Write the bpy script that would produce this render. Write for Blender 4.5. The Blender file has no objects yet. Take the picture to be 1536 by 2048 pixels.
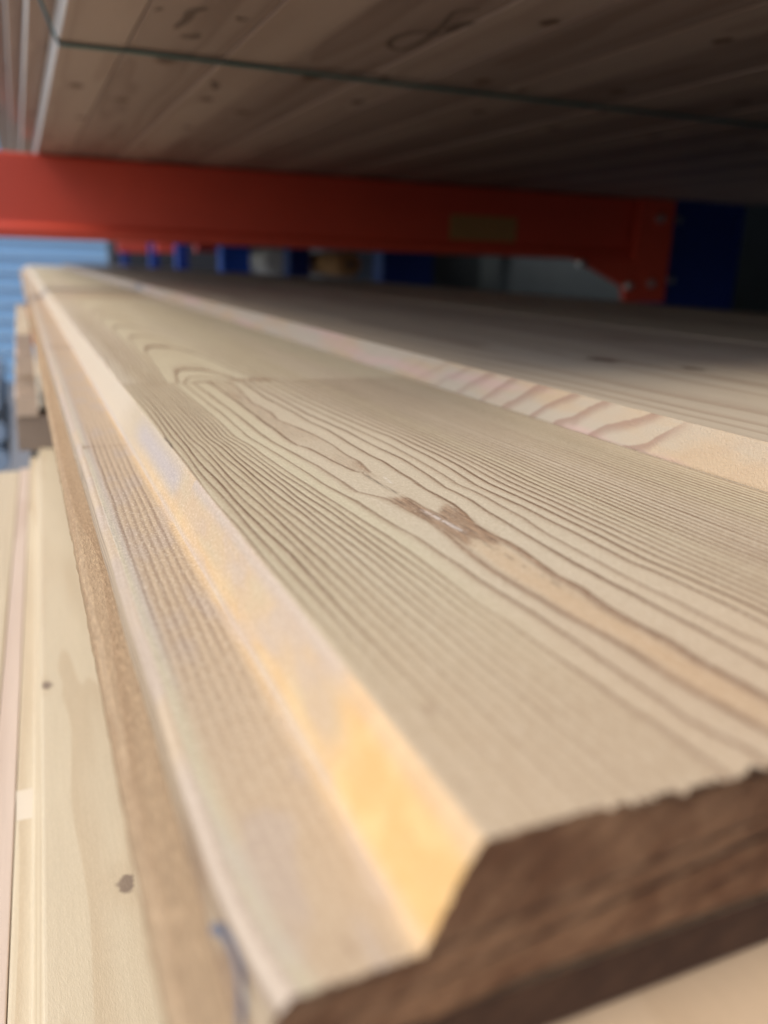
import bpy, bmesh, math, random
import numpy as np
from mathutils import Matrix, Vector
S = bpy.context.scene
C = S.collection
random.seed(4)
# ---------------------------------------------------------------- camera
cam = bpy.data.cameras.new('camera'); co = bpy.data.objects.new('camera', cam); C.objects.link(co)
Rm = ((0.9190584, -0.08659945, 0.38448952), (-0.39291972, -0.27744943, 0.87671883), (0.03075303, -0.95682932, -0.28901887))
co.matrix_world = Matrix(((Rm[0][0], -Rm[0][1], -Rm[0][2], 0), (Rm[1][0], -Rm[1][1], -Rm[1][2], 0), (Rm[2][0], -Rm[2][1], -Rm[2][2], .05), (0, 0, 0, 1)))
cam.sensor_fit = 'VERTICAL'; cam.sensor_height = 24; cam.sensor_width = 18
cam.lens = 1640 / 2048 * 24
cam.clip_start = .005; cam.clip_end = 200
cam.dof.use_dof = True; cam.dof.focus_distance = .2; cam.dof.aperture_fstop = 6.6
S.camera = co
# ---------------------------------------------------------------- light
EL, AZ = 58, -100
w = bpy.data.worlds.new('World'); S.world = w; w.use_nodes = True
nt = w.node_tree; sky = nt.nodes.new('ShaderNodeTexSky'); sky.sky_type = 'NISHITA'; sky.sun_disc = False
sky.sun_elevation = math.radians(EL); sky.sun_rotation = math.radians(AZ); sky.dust_density = 2; sky.air_density = 1.0; sky.ozone_density = 1
bg = nt.nodes['Background']; nt.links.new(sky.outputs[0], bg.inputs[0]); bg.inputs[1].default_value = .10
sl = bpy.data.lights.new('sun', 'SUN'); sl.energy = 1.1; sl.angle = math.radians(32); sl.color = (1, .95, .86)
so = bpy.data.objects.new('sun', sl); C.objects.link(so)
sd = Vector((math.sin(math.radians(AZ)) * math.cos(math.radians(EL)), math.cos(math.radians(AZ)) * math.cos(math.radians(EL)), math.sin(math.radians(EL))))
so.rotation_euler = sd.to_track_quat('Z', 'Y').to_euler()
S.view_settings.view_transform = 'Standard'; S.view_settings.look = 'None'; S.view_settings.gamma = 1
S.view_settings.use_curve_mapping = False
S.view_settings.exposure = 1.22
S.render.engine = 'CYCLES'
S.cycles.max_bounces = 12; S.cycles.diffuse_bounces = 8; S.cycles.use_denoising = True

# ---------------------------------------------------------------- node helpers
class N:
    def __init__(s, name):
        s.m = bpy.data.materials.new(name); s.m.use_nodes = True; s.t = s.m.node_tree
        s.b = s.t.nodes['Principled BSDF']; s.L = s.t.links.new
    def n(s, ty, **k):
        o = s.t.nodes.new('ShaderNode' + ty)
        for a, v in k.items(): setattr(o, a, v)
        return o
    def put(s, i, v):
        if hasattr(v, 'is_output'): s.L(v, i)
        else: i.default_value = v
    def math(s, op, a, b=None, c=None, clamp=False):
        o = s.n('Math', operation=op, use_clamp=clamp)
        for i, v in enumerate((a, b, c)):
            if v is not None: s.put(o.inputs[i], v)
        return o.outputs[0]
    def ss(s, v, a, b, t0=0., t1=1.):
        o = s.n('MapRange', interpolation_type='SMOOTHSTEP'); s.put(o.inputs[0], v)
        for i, x in enumerate((a, b, t0, t1)): s.put(o.inputs[i + 1], x)
        return o.outputs[0]
    def mix(s, f, a, b, mode='MIX'):
        o = s.n('Mix', data_type='RGBA', blend_type=mode); s.put(o.inputs[0], f)
        for i, v in ((6, a), (7, b)): s.put(o.inputs[i], (*v, 1) if isinstance(v, tuple) and len(v) == 3 else v)
        return o.outputs[2]
    def vm(s, op, a, b=None):
        o = s.n('VectorMath', operation=op); s.put(o.inputs[0], a)
        if b is not None: s.put(o.inputs[1], b)
        return o.outputs[0]
    def noise(s, vec, sc, det=2, rough=.5):
        o = s.n('TexNoise'); s.L(vec, o.inputs['Vector']); o.inputs['Scale'].default_value = sc
        o.inputs['Detail'].default_value = det; o.inputs['Roughness'].default_value = rough
        return o.outputs[0]
    def attr(s, nm):
        o = s.n('Attribute', attribute_name=nm); return o.outputs['Fac']
    def bump(s, h, dist, strength=1.):
        o = s.n('Bump'); s.L(h, o.inputs['Height']); o.inputs['Distance'].default_value = dist
        o.inputs['Strength'].default_value = strength; s.L(o.outputs[0], s.b.inputs['Normal'])

def plain(name, col, rough=.6, metal=0, var=.15, vs=8, spec=.5, bumpd=0):
    k = N(name); tc = k.n('TexCoord'); v = tc.outputs['Object']
    n1 = k.noise(v, vs, 4, .6)
    c = k.mix(n1, tuple(x * (1 - var) for x in col), tuple(min(1, x * (1 + var)) for x in col))
    k.put(k.b.inputs['Base Color'], c); k.b.inputs['Roughness'].default_value = rough; k.b.inputs['Metallic'].default_value = metal
    k.b.inputs['Specular IOR Level'].default_value = spec
    if bumpd: k.bump(n1, bumpd)
    return k.m

def wood(name, early, late, ring=.0032, pith=(.05, -.03), wob=.02, rough=.55, knots=(), fuzz=.00012, contrast=.8, fibre=1.0, grey=0., spec=.4, speck=.0, kcol=(.11, .06, .035)):
    """softwood: growth rings round a wandering pith, fibres along Y, optional knots (x, y, radius)"""
    k = N(name); tc = k.n('TexCoord'); oi = k.n('ObjectInfo')
    rnd = k.n('CombineXYZ'); k.L(oi.outputs['Random'], rnd.inputs[1])
    off = k.vm('SCALE', rnd.outputs[0]); off.node.inputs['Scale'].default_value = 7.3
    p0 = tc.outputs['Object']
    pv = k.vm('ADD', p0, off)
    st = k.vm('MULTIPLY', pv, (1, .09, 1))
    wn = k.n('TexNoise'); k.L(st, wn.inputs['Vector']); wn.inputs['Scale'].default_value = 22; wn.inputs['Detail'].default_value = 3
    wv = k.vm('SUBTRACT', wn.outputs['Color'], (.5, .5, .5))
    wv = k.vm('MULTIPLY', wv, (wob, 0, wob))
    pw = k.vm('ADD', p0, wv)
    kn = None
    sp = k.n('SeparateXYZ'); k.L(pw, sp.inputs[0])
    dx = k.math('SUBTRACT', sp.outputs[0], pith[0]); dz = k.math('SUBTRACT', sp.outputs[2], pith[1])
    r = k.math('SQRT', k.math('ADD', k.math('MULTIPLY', dx, dx), k.math('MULTIPLY', dz, dz)))
    P = k.math('DIVIDE', r, ring)
    s0 = k.n('SeparateXYZ'); k.L(p0, s0.inputs[0])
    for (kx, ky, kr) in knots:
        ax = k.math('DIVIDE', k.math('SUBTRACT', s0.outputs[0], kx), kr)
        ay = k.math('DIVIDE', k.math('SUBTRACT', s0.outputs[1], ky), kr * 1.7)
        d = k.math('SQRT', k.math('ADD', k.math('MULTIPLY', ax, ax), k.math('MULTIPLY', ay, ay)))
        d = k.math('ADD', d, k.math('MULTIPLY', k.math('SUBTRACT', k.noise(p0, 1.1 / kr, 1), .5), 1.0))
        f = k.ss(d, 1.25, .55)
        halo = k.ss(d, 4.0, .8)
        P = k.math('ADD', P, k.math('MULTIPLY', halo, .25))
        kn = f if kn is None else k.math('MAXIMUM', kn, f)
    fr = k.math('FRACT', P)
    line = k.math('MULTIPLY', k.ss(fr, .35, .93), k.ss(fr, 1.0, .95))
    line = k.math('MULTIPLY', line, contrast, clamp=True)
    big = k.noise(st, 40, 3, .6)
    fine = k.noise(k.vm('MULTIPLY', pv, (1, .03, 1)), 1400, 3, .6)
    e2 = k.mix(big, tuple(x * .88 for x in early), tuple(min(1, x * 1.1) for x in early))
    c = k.mix(line, e2, late)
    c = k.mix(k.math('MULTIPLY', fine, .28 * fibre), c, tuple(x * .6 for x in late))
    if grey: c = k.mix(k.ss(k.noise(st, 25, 3), .4, .7, 0, grey), c, (.40, .38, .38))
    if kn is not None: c = k.mix(kn, c, kcol)
    if speck:
        sk = k.noise(k.vm('MULTIPLY', pv, (1, .2, 1)), 1700, 3, .8)
        c = k.mix(k.ss(sk, .5, .66, 0, speck), c, tuple(min(1, x * 1.7) for x in early)); c = k.mix(k.ss(sk, .46, .34, 0, speck), c, tuple(x * .45 for x in late))
    k.put(k.b.inputs['Base Color'], c)
    k.b.inputs['Roughness'].default_value = rough; k.b.inputs['Specular IOR Level'].default_value = spec
    rg = k.noise(k.vm('MULTIPLY', pv, (1, .35, 1)), 2200, 3, .7)
    h = k.math('ADD', k.math('MULTIPLY', rg, 1.), k.math('MULTIPLY', line, .25))
    k.bump(h, fuzz)
    return k.m

def endgrain(name, a, b, ring=.0035, pith=(.08, -.05)):
    k = N(name); tc = k.n('TexCoord'); p0 = tc.outputs['Object']
    n1 = k.noise(p0, 90, 4, .65); n2 = k.noise(p0, 900, 3, .7)
    sp = k.n('SeparateXYZ'); k.L(p0, sp.inputs[0])
    dx = k.math('SUBTRACT', sp.outputs[0], pith[0]); dz = k.math('SUBTRACT', sp.outputs[2], pith[1])
    r = k.math('SQRT', k.math('ADD', k.math('MULTIPLY', dx, dx), k.math('MULTIPLY', dz, dz)))
    fr = k.math('FRACT', k.math('DIVIDE', k.math('ADD', r, k.math('MULTIPLY', n1, .003)), ring))
    c = k.mix(k.ss(n1, .35, .65), a, b)
    c = k.mix(k.math('MULTIPLY', k.ss(fr, .4, .9), .35), c, tuple(x * .5 for x in a))
    c = k.mix(k.math('MULTIPLY', n2, .5), c, tuple(x * .55 for x in a))
    k.put(k.b.inputs['Base Color'], c); k.b.inputs['Roughness'].default_value = .85
    k.bump(k.math('ADD', n2, n1), .0006)
    return k.m

def main_wood():
    k = N('planed_larch_face'); tc = k.n('TexCoord'); p0 = tc.outputs['Object']
    st = k.vm('MULTIPLY', p0, (1, .08, 1))
    P = k.attr('P'); lw = k.attr('lw'); ls = k.attr('ls')
    wn = k.noise(k.vm('MULTIPLY', p0, (1, .12, 1)), 260, 3, .55)
    P = k.math('ADD', P, k.math('MULTIPLY', k.math('SUBTRACT', wn, .5), .26))
    q = k.math('FRACT', k.math('ADD', P, .5))
    s_ = k.math('SUBTRACT', q, .5)          # signed distance to the ring, -.5 .. .5
    dn = k.math('DIVIDE', s_, lw)
    line = k.math('MULTIPLY', k.ss(dn, -1.1, -.1), k.ss(dn, .9, .15))
    soft = k.math('MULTIPLY', k.ss(dn, -3.2, .2), k.ss(dn, .6, .1))
    # each ring has its own darkness
    rid = k.math('FLOOR', k.math('ADD', P, .5))
    wh = k.n('TexWhiteNoise', noise_dimensions='1D'); k.L(rid, wh.inputs['W'])
    rv = k.ss(wh.outputs[0], 0, 1, .6, 1.0)
    vary = k.ss(k.noise(k.vm('MULTIPLY', p0, (1, .2, 1)), 120, 2), .25, .7, .7, 1.05)
    lin = k.math('MULTIPLY', k.math('MULTIPLY', k.math('MULTIPLY', line, ls), rv), vary)
    sof = k.math('MULTIPLY', k.math('MULTIPLY', soft, ls), .42)
    big = k.noise(st, 45, 3, .6)
    fine = k.noise(k.vm('MULTIPLY', p0, (1, .05, 1)), 2600, 2, .6)
    spk = k.noise(k.vm('MULTIPLY', p0, (1, .6, 1)), 1900, 3, .8)
    e = k.mix(k.ss(big, .3, .7), (.49, .41, .265), (.54, .47, .315))
    pink = k.ss(k.noise(st, 28, 2), .45, .65)
    e = k.mix(k.math('MULTIPLY', pink, .5), e, (.53, .43, .32))
    e = k.mix(k.math('MULTIPLY', fine, .25), e, (.40, .29, .17))
    e = k.mix(k.attr('pale'), e, (.66, .58, .44))
    e = k.mix(k.attr('tan'), e, (.49, .345, .215))
    e = k.mix(k.attr('yellow'), e, k.mix(k.ss(k.noise(p0, 140, 3), .35, .65), (.66, .39, .14), (.74, .47, .19)))
    e = k.mix(k.attr('cool'), e, (.42, .36, .335))
    e = k.mix(k.attr('orange'), e, (.52, .32, .16))
    late = k.mix(k.math('MULTIPLY', fine, .5), (.19, .105, .058), (.13, .072, .04))
    c = k.mix(sof, e, (.30, .19, .11))
    c = k.mix(k.math('MULTIPLY', lin, .92), c, late)
    rough_a = k.attr('fuzz')
    streak = k.noise(k.vm('MULTIPLY', p0, (1, .06, 1)), 1500, 3, .7)
    br = k.mix(k.ss(streak, .35, .65), (.13, .065, .035), (.38, .24, .14))
    c = k.mix(k.attr('brown'), c, br)
    c = k.mix(k.math('MULTIPLY', k.math('MULTIPLY', k.attr('resin'), .7), k.ss(k.noise(p0, 900, 2), .3, .5)), c, (.75, .70, .64))
    c = k.mix(k.attr('dark'), c, (.05, .03, .02))
    # speckle: glints on torn fibres and dark specks, painted into the colour
    c = k.mix(k.math('MULTIPLY', k.ss(spk, .50, .68, 0, .32), k.math('ADD', k.math('MULTIPLY', rough_a, .7), .35)), c, (.93, .82, .62))
    c = k.mix(k.math('MULTIPLY', k.ss(spk, .46, .32, 0, .34), k.math('ADD', k.math('MULTIPLY', rough_a, .7), .25)), c, (.20, .13, .08))
    vor = k.n('TexVoronoi'); k.L(k.vm('MULTIPLY', p0, (1, .6, 1)), vor.inputs['Vector']); vor.inputs['Scale'].default_value = 260
    c = k.mix(k.ss(vor.outputs['Distance'], .075, .03, 0, .55), c, (.14, .09, .06))
    k.put(k.b.inputs['Base Color'], c)
    k.put(k.b.inputs['Roughness'], k.ss(lin, 0, 1, .55, .42)); k.b.inputs['Specular IOR Level'].default_value = .45
    h = k.math('ADD', k.math('MULTIPLY', lin, .35), k.math('MULTIPLY', k.math('MULTIPLY', spk, rough_a), 1.6))
    h = k.math('ADD', h, k.math('MULTIPLY', fine, .3))
    k.bump(h, .00016)
    return k.m

# ---------------------------------------------------------------- object helpers
def tag(o, label=None, cat=None, group=None, kind=None):
    for a, v in (('label', label), ('category', cat), ('group', group), ('kind', kind)):
        if v: o[a] = v
    return o
def empty(name, loc):
    o = bpy.data.objects.new(name, None); C.objects.link(o); o.location = loc; o.empty_display_size = .05; return o
def mesh_obj(name, V, F, mats, mi=None, smooth=None, origin=(0, 0, 0), parent=None, attrs=None):
    ox = np.array(origin, float); V = np.asarray(V, float) - ox
    me = bpy.data.meshes.new(name); me.from_pydata([tuple(v) for v in V], [], F); 
    for m in mats: me.materials.append(m)
    if mi is not None: me.polygons.foreach_set('material_index', np.asarray(mi, dtype=np.int32))
    if smooth is not None: me.polygons.foreach_set('use_smooth', np.asarray(smooth, dtype=bool))
    for a, v in (attrs or {}).items():
        at = me.attributes.new(a, 'FLOAT', 'POINT'); at.data.foreach_set('value', np.asarray(v, dtype=np.float32))
    me.update()
    o = bpy.data.objects.new(name, me); C.objects.link(o); o.location = origin
    if parent: o.parent = parent; o.location = Vector(origin) - parent.location
    return o
def rpoly(pts, r, n=3):
    """2-D polygon with rounded corners"""
    out = []; m = len(pts)
    for i in range(m):
        p = np.array(pts[i], float); a = np.array(pts[i - 1], float) - p; b = np.array(pts[(i + 1) % m], float) - p
        la, lb = np.linalg.norm(a), np.linalg.norm(b); rr = r[i] if isinstance(r, (list, tuple)) else r
        q = min(rr, la * .45, lb * .45)
        if q <= 0: out.append(tuple(p)); continue
        A = p + a / la * q; B = p + b / lb * q
        for t in np.linspace(0, 1, n + 1):
            out.append(tuple((1 - t) ** 2 * A + 2 * t * (1 - t) * p + t * t * B))
    return out
def board(name, pts, y0, y1, wmat, emat, r=.0008, slope=0., label=None, cat=None, group=None, parent=None, ny=2, jag=0., rot=0.):
    P = rpoly(pts, r); n = len(P); x0 = min(p[0] for p in P); z0 = min(p[1] for p in P)
    V = []; ys = np.linspace(y0, y1, ny)
    for j, y in enumerate(ys):
        for (x, z) in P:
            jx = jag * random.uniform(-1, 1) if j not in (0, ny - 1) else 0
            V.append((x + slope * y + jx, y, z))
    F = []
    for j in range(ny - 1):
        for i in range(n):
            a = j * n + i; b = j * n + (i + 1) % n
            F.append((a, b, b + n, a + n))
    mi = [0] * len(F) + [1, 1]; 
    F.append(tuple(range(n - 1, -1, -1))); F.append(tuple(range((ny - 1) * n, ny * n)))
    o = mesh_obj(name, V, F, [wmat, emat], mi, [False] * len(F), origin=(x0 + slope * y0, y0, z0), parent=parent)
    bm = bmesh.new(); bm.from_mesh(o.data); bmesh.ops.recalc_face_normals(bm, faces=bm.faces); bm.to_mesh(o.data); bm.free()
    if label: tag(o, label, cat or 'board', group)
    return o
def dup(o, dloc, label=None):
    c = o.copy(); C.objects.link(c); c.location = Vector(o.location) + Vector(dloc)
    if label: c['label'] = label
    for ch in o.children:
        d = ch.copy(); C.objects.link(d); d.parent = c
    return c
def box(name, lo, hi, mat, bev=.002, parent=None, seg=2, origin=None):
    bm = bmesh.new(); bmesh.ops.create_cube(bm, size=1)
    lo, hi = Vector(lo), Vector(hi); c = (lo + hi) / 2
    org = Vector(origin) if origin else Vector((c.x, c.y, lo.z))
    for v in bm.verts: v.co = Vector([c[i] + v.co[i] * (hi[i] - lo[i]) for i in range(3)]) - org
    if bev: bmesh.ops.bevel(bm, geom=bm.edges[:], offset=bev, segments=seg, affect='EDGES', profile=.7)
    me = bpy.data.meshes.new(name); bm.to_mesh(me); bm.free(); me.materials.append(mat)
    o = bpy.data.objects.new(name, me); C.objects.link(o); o.location = org
    if parent: o.parent = parent; o.location = org - parent.location
    return o
def prism(name, poly, axis, a0, a1, mat, parent=None, bev=.001):
    """poly in the two other axes (x,z for axis y; y,z for axis x), extruded along axis"""
    bm = bmesh.new()
    def mk(p, a): return (p[0], a, p[1]) if axis == 'y' else (a, p[0], p[1])
    A = [bm.verts.new(mk(p, a0)) for p in poly]; B = [bm.verts.new(mk(p, a1)) for p in poly]; n = len(poly)
    bm.faces.new(A); bm.faces.new(B[::-1])
    for i in range(n): bm.faces.new((A[i], B[i], B[(i + 1) % n], A[(i + 1) % n]))
    bmesh.ops.recalc_face_normals(bm, faces=bm.faces)
    if bev: bmesh.ops.bevel(bm, geom=bm.edges[:], offset=bev, segments=2, affect='EDGES')
    cs = np.array([v.co for v in bm.verts]); org = Vector((cs[:, 0].mean(), cs[:, 1].mean(), cs[:, 2].min()))
    for v in bm.verts: v.co -= org
    me = bpy.data.meshes.new(name); bm.to_mesh(me); bm.free(); me.materials.append(mat)
    o = bpy.data.objects.new(name, me); C.objects.link(o); o.location = org
    if parent: o.parent = parent; o.location = org - parent.location
    return o

# ---------------------------------------------------------------- materials
M_main = main_wood()
M_end = endgrain('sawn_end_grain', (.21, .09, .038), (.44, .235, .115))
M_endd = endgrain('dark_end_grain', (.075, .032, .015), (.13, .062, .03))
M_end2 = endgrain('sawn_end_grain_pale', (.30, .19, .11), (.42, .29, .18))
M_deck = wood('planed_board', (.50, .41, .29), (.30, .20, .13), contrast=.5, knots=((.084, .245, .006), (.105, .209, .004), (.118, .168, .004)), pith=(.06, -.06), ring=.0055)
M_deck2 = wood('planed_board_plain', (.47, .38, .28), (.30, .20, .13), contrast=.6, pith=(.05, -.06))
M_rough = wood('rough_sawn_board', (.46, .325, .195), (.32, .20, .11), contrast=.45, fuzz=.0004, fibre=1.8, speck=.26, pith=(.02, -.08), ring=.0022, rough=.8, spec=.15)
M_low = wood('pale_profiled_board', (.60, .50, .34), (.44, .32, .19), contrast=.45, speck=.06, pith=(.03, -.06), ring=.004, knots=((.036, .155, .0026), (.018, .290, .0022)), kcol=(.22, .16, .11), rough=.5)
M_low2 = wood('pinkish_profiled_board', (.62, .49, .38), (.46, .33, .24), contrast=.4, pith=(.03, -.06), ring=.004, rough=.5)
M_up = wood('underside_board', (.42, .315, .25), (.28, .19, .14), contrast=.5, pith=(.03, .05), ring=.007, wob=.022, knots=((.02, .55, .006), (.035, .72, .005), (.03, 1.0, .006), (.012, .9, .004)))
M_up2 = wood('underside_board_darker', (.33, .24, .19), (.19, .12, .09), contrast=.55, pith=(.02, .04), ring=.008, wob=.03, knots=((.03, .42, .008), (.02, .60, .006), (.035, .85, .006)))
M_bear = wood('bearer_wood', (.36, .28, .22), (.22, .15, .10), contrast=.5)
M_orange = plain('orange_red_paint', (.60, .068, .035), .40, var=.10, vs=14, bumpd=.0003)
M_blue = plain('blue_paint', (.006, .025, .17), .4, var=.12, vs=10)
M_bluel = plain('bright_blue_paint', (.02, .10, .62), .4, var=.1)
M_galv = plain('galvanised_steel', (.62, .63, .64), .35, 1, var=.2, vs=60)
M_strap = plain('dark_green_strap', (.008, .10, .095), .35, var=.2, vs=60)
M_label = plain('yellowed_paper_label', (.36, .19, .07), .7, var=.12, vs=30)
M_wrap = plain('dark_grey_wrap', (.045, .055, .06), .5, var=.25, vs=5, bumpd=.004)
M_white = plain('white_wrap', (.72, .72, .70), .4, var=.08, vs=6, bumpd=.003)
M_asph = plain('asphalt', (.17, .17, .175), .9, var=.2, vs=30, bumpd=.002)
M_ink = plain('blue_ink', (.13, .15, .20), .6, var=.2)
M_pipe = plain('grey_blue_plastic', (.38, .47, .58), .35, var=.06)
M_wallin = plain('dark_shed_wall', (.05, .05, .055), .8, var=.2)

def clad():
    k = N('blue_cladding'); tc = k.n('TexCoord'); sp = k.n('SeparateXYZ'); k.L(tc.outputs['Object'], sp.inputs[0])
    n = k.noise(tc.outputs['Object'], 1.6, 3)
    c = k.mix(n, (.36, .60, .88), (.46, .72, .95)); k.put(k.b.inputs['Base Color'], c); k.b.inputs['Roughness'].default_value = .35
    return k.m
M_clad = clad()

# ---------------------------------------------------------------- setting
g = box('ground', (-60, -40, -1.1), (60, 60, -1.0), M_asph, bev=0); tag(g, kind='structure')
# blue clad shed across the aisle: horizontal boards with raised pale joints
hall = empty('clad_building', (0, 7.6, -1.0)); tag(hall, 'pale blue metal clad building across the bright aisle at far left', 'building')
pr = [(7.6, -1.0)]; z = -1.0
while z < 1.1:
    pr += [(7.6, z + .005), (7.6, z + .108), (7.612, z + .113), (7.612, z + .122)]; z += .127
pr += [(7.6, z), (7.9, z), (7.9, -1.0)]
wl = prism('wall', pr, 'x', -3.2, .9, M_clad, parent=hall, bev=0)
z = -1.0
k_ = 0
for i in range(16):
    zz = -1.0 + .127 * (i + 1) - .0085
    box('joint_strip', (-3.2, 7.590, zz - .003), (.9, 7.611, zz + .003), M_white, bev=0, parent=hall)
# deep interior of the shed behind the racks
bw = box('shed_wall', (.50, 5.2, -1.0), (9, 5.4, 3.2), M_wallin, bev=0); tag(bw, 'dark shed wall behind the racks at the right', 'wall')
sw = box('side_wall', (3.4, -3, -1.0), (3.6, 5.1, 3.2), M_wallin, bev=0); tag(sw, 'unseen dark side wall, extended to block light behind the stacked boards', 'wall')  # out of view; extended to keep light out of the interior

# ---------------------------------------------------------------- the board in focus
T = {
'U1': [(186.8,77.0),(196.6,78.4),(204.1,77.9),(217.2,78.5),(229.6,78.1),(244.4,76.7),(258.2,74.3),(273.2,75.8),(292.9,74.4),(333.5,78.7)],
'D1': [(184.4,76.0),(186.1,73.7),(190.7,72.9),(198.5,71.8),(208.5,71.0),(215.2,70.5),(219.8,68.4),(226.3,68.1),(239.8,69.0),(255.9,68.8),(276.8,69.4),(296.1,70.1)],
'U2': [(64.0,80.9),(68.5,80.9),(74.1,80.3),(81.4,80.8),(87.6,80.0),(94.2,79.8),(101.9,80.7),(108.1,80.1),(114.8,80.8),(122.1,81.5),(127.0,81.5),(132.7,80.5),(138.8,80.6),(146.3,82.5),(152.7,83.5),(159.5,83.3),(166.3,83.1),(174.8,83.8),(182.1,83.8),(193.7,84.6),(202.4,83.9),(215.7,83.9),(229.5,84.3),(239.1,84.6),(254.2,83.2),(271.4,83.7),(288.6,83.2),(306.6,82.6),(338.6,84.1)],
'U3': [(70.3,87.7),(74.6,87.8),(79.3,87.8),(84.4,87.7),(89.9,87.5),(95.8,87.4),(102.3,87.0),(108.2,87.1),(113.9,86.8),(122.7,87.0),(131.2,87.2),(138.8,87.6),(145.1,87.7),(153.6,88.8),(160.5,88.9),(165.7,88.4),(174.2,89.4),(184.1,90.1),(195.6,90.6),(203.2,90.2),(216.3,89.7),(234.6,89.5),(250.1,88.5),(266.5,87.2),(291.1,87.3),(322.6,87.3)],
'U4': [(75.1,92.9),(80.3,92.1),(87.0,91.8),(92.8,91.9),(98.3,91.3),(105.0,91.3),(112.3,91.6),(119.1,91.6),(127.8,91.7),(139.6,93.1),(147.8,93.0),(154.8,93.3),(161.5,93.2),(167.3,92.5),(177.2,93.5),(186.4,94.0),(199.5,94.4),(213.5,94.7),(227.0,94.1),(300,91)],
'U5': [(80.5,98.8),(88.8,99.0),(95.9,98.4),(103.8,97.9),(109.6,97.0),(117.3,97.1),(126.0,97.4),(134.6,97.2),(146.4,97.4),(158.6,96.8),(166.1,96.6),(173.9,97.4),(183.9,98.5),(196.9,99.2),(209.5,99.1),(224.1,99.3),(236.5,98.0),(300,95)],
'D2': [(58.3,74.6),(63.4,73.9),(67.9,73.3),(73.1,73.0),(79.3,73.2),(85.6,72.8),(92.0,71.9),(99.6,71.5),(106.1,71.1),(114.2,70.7),(126.0,71.5),(131.2,72.2),(136.4,72.6),(140.9,72.8),(146.9,72.4),(151.4,72.0),(157.3,71.4),(161.6,70.9),(165.2,68.9),(168.1,66.7),(171.8,66.5),(177.9,66.8),(187.1,66.4),(194.8,66.4),(203.8,65.4),(214.2,64.5),(224.7,63.2),(239.8,62.9),(259.0,63.2),(282.2,63.8),(297.5,63.6)],
'D3': [(56.1,69.6),(59.6,68.5),(63.7,67.7),(69.3,68.0),(74.9,67.8),(81.3,67.7),(88.2,67.5),(96.1,67.4),(103.1,66.9),(111.7,66.4),(118.5,66.5),(123.5,66.1),(129.0,65.9),(135.2,65.8),(140.4,65.0),(146.8,64.5),(153.9,64.2),(161.2,64.0),(170.2,62.7),(177.4,61.7),(187.5,61.4),(197.5,60.7),(209.0,60.1),(220.9,59.3),(233.3,58.3),(254.0,58.7),(277.1,59.2)],
'D4': [(55.9,63.5),(58.9,63.3),(63.9,63.3),(68.5,62.7),(74.6,62.6),(80.6,62.2),(87.5,61.8),(94.8,61.8),(102.3,61.2),(111.5,61.2),(119.2,61.1),(125.1,61.1),(131.2,60.9),(137.5,60.6),(147.9,59.9),(152.7,59.7),(160.2,59.1),(168.0,58.4),(177.1,58.0),(186.7,57.3),(197.5,56.8),(208.9,56.1),(223.2,55.8),(235.8,54.4),(258.4,55.1)]}
CR = [(50, 77.9), (100, 77.9), (124.5, 77.0), (135.1, 76.3), (149.8, 75.6), (163.7, 75.5), (167.9, 74.9), (178.6, 74.4), (184.5, 75.2)]
JY = 347.5       # finger joint, mm from the camera foot
def tl(name, y):
    a = np.array(T[name]); return np.interp(y, a[:, 0], a[:, 1])
def smooth(d, a, b):
    t = np.clip((d - a) / (b - a), 0, 1); return t * t * (3 - 2 * t)
_rs = np.random.RandomState(7); _tab = _rs.rand(64, 64)
def vn(x, y):
    """value noise, tiles at 64"""
    xi = np.floor(x).astype(int); yi = np.floor(y).astype(int); fx = x - xi; fy = y - yi
    fx = fx * fx * (3 - 2 * fx); fy = fy * fy * (3 - 2 * fy)
    g = lambda a, b: _tab[a % 64, b % 64]
    return (g(xi, yi) * (1 - fx) + g(xi + 1, yi) * fx) * (1 - fy) + (g(xi, yi + 1) * (1 - fx) + g(xi + 1, yi + 1) * fx) * fy
def fbm(x, y): return (vn(x, y) + .5 * vn(2.1 * x + 7, 2.1 * y + 3) + .25 * vn(4.3 * x + 1, 4.3 * y + 9)) / 1.75
def pip(X, Y, poly):
    """signed distance-like mask (positive inside), mm"""
    ins = np.zeros(X.shape, bool); d = np.full(X.shape, 1e9); n = len(poly)
    for i in range(n):
        x1, y1 = poly[i]; x2, y2 = poly[(i + 1) % n]
        c = ((y1 > Y) != (y2 > Y)) & (X < (x2 - x1) * (Y - y1) / (y2 - y1 + 1e-12) + x1); ins ^= c
        # along-grain distance counts less: patches feather along the fibre
        dx, dy = x2 - x1, y2 - y1; t = np.clip(((X - x1) * dx + (Y - y1) * dy) / (dx * dx + dy * dy), 0, 1)
        d = np.minimum(d, np.hypot(X - x1 - t * dx, (Y - y1 - t * dy) * .4))
    return np.where(ins, d, -d)

FX0, FX1, LX0, LX1, LZ = 34.0, 162.5, 12.6, 29.2, -11.0
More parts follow.
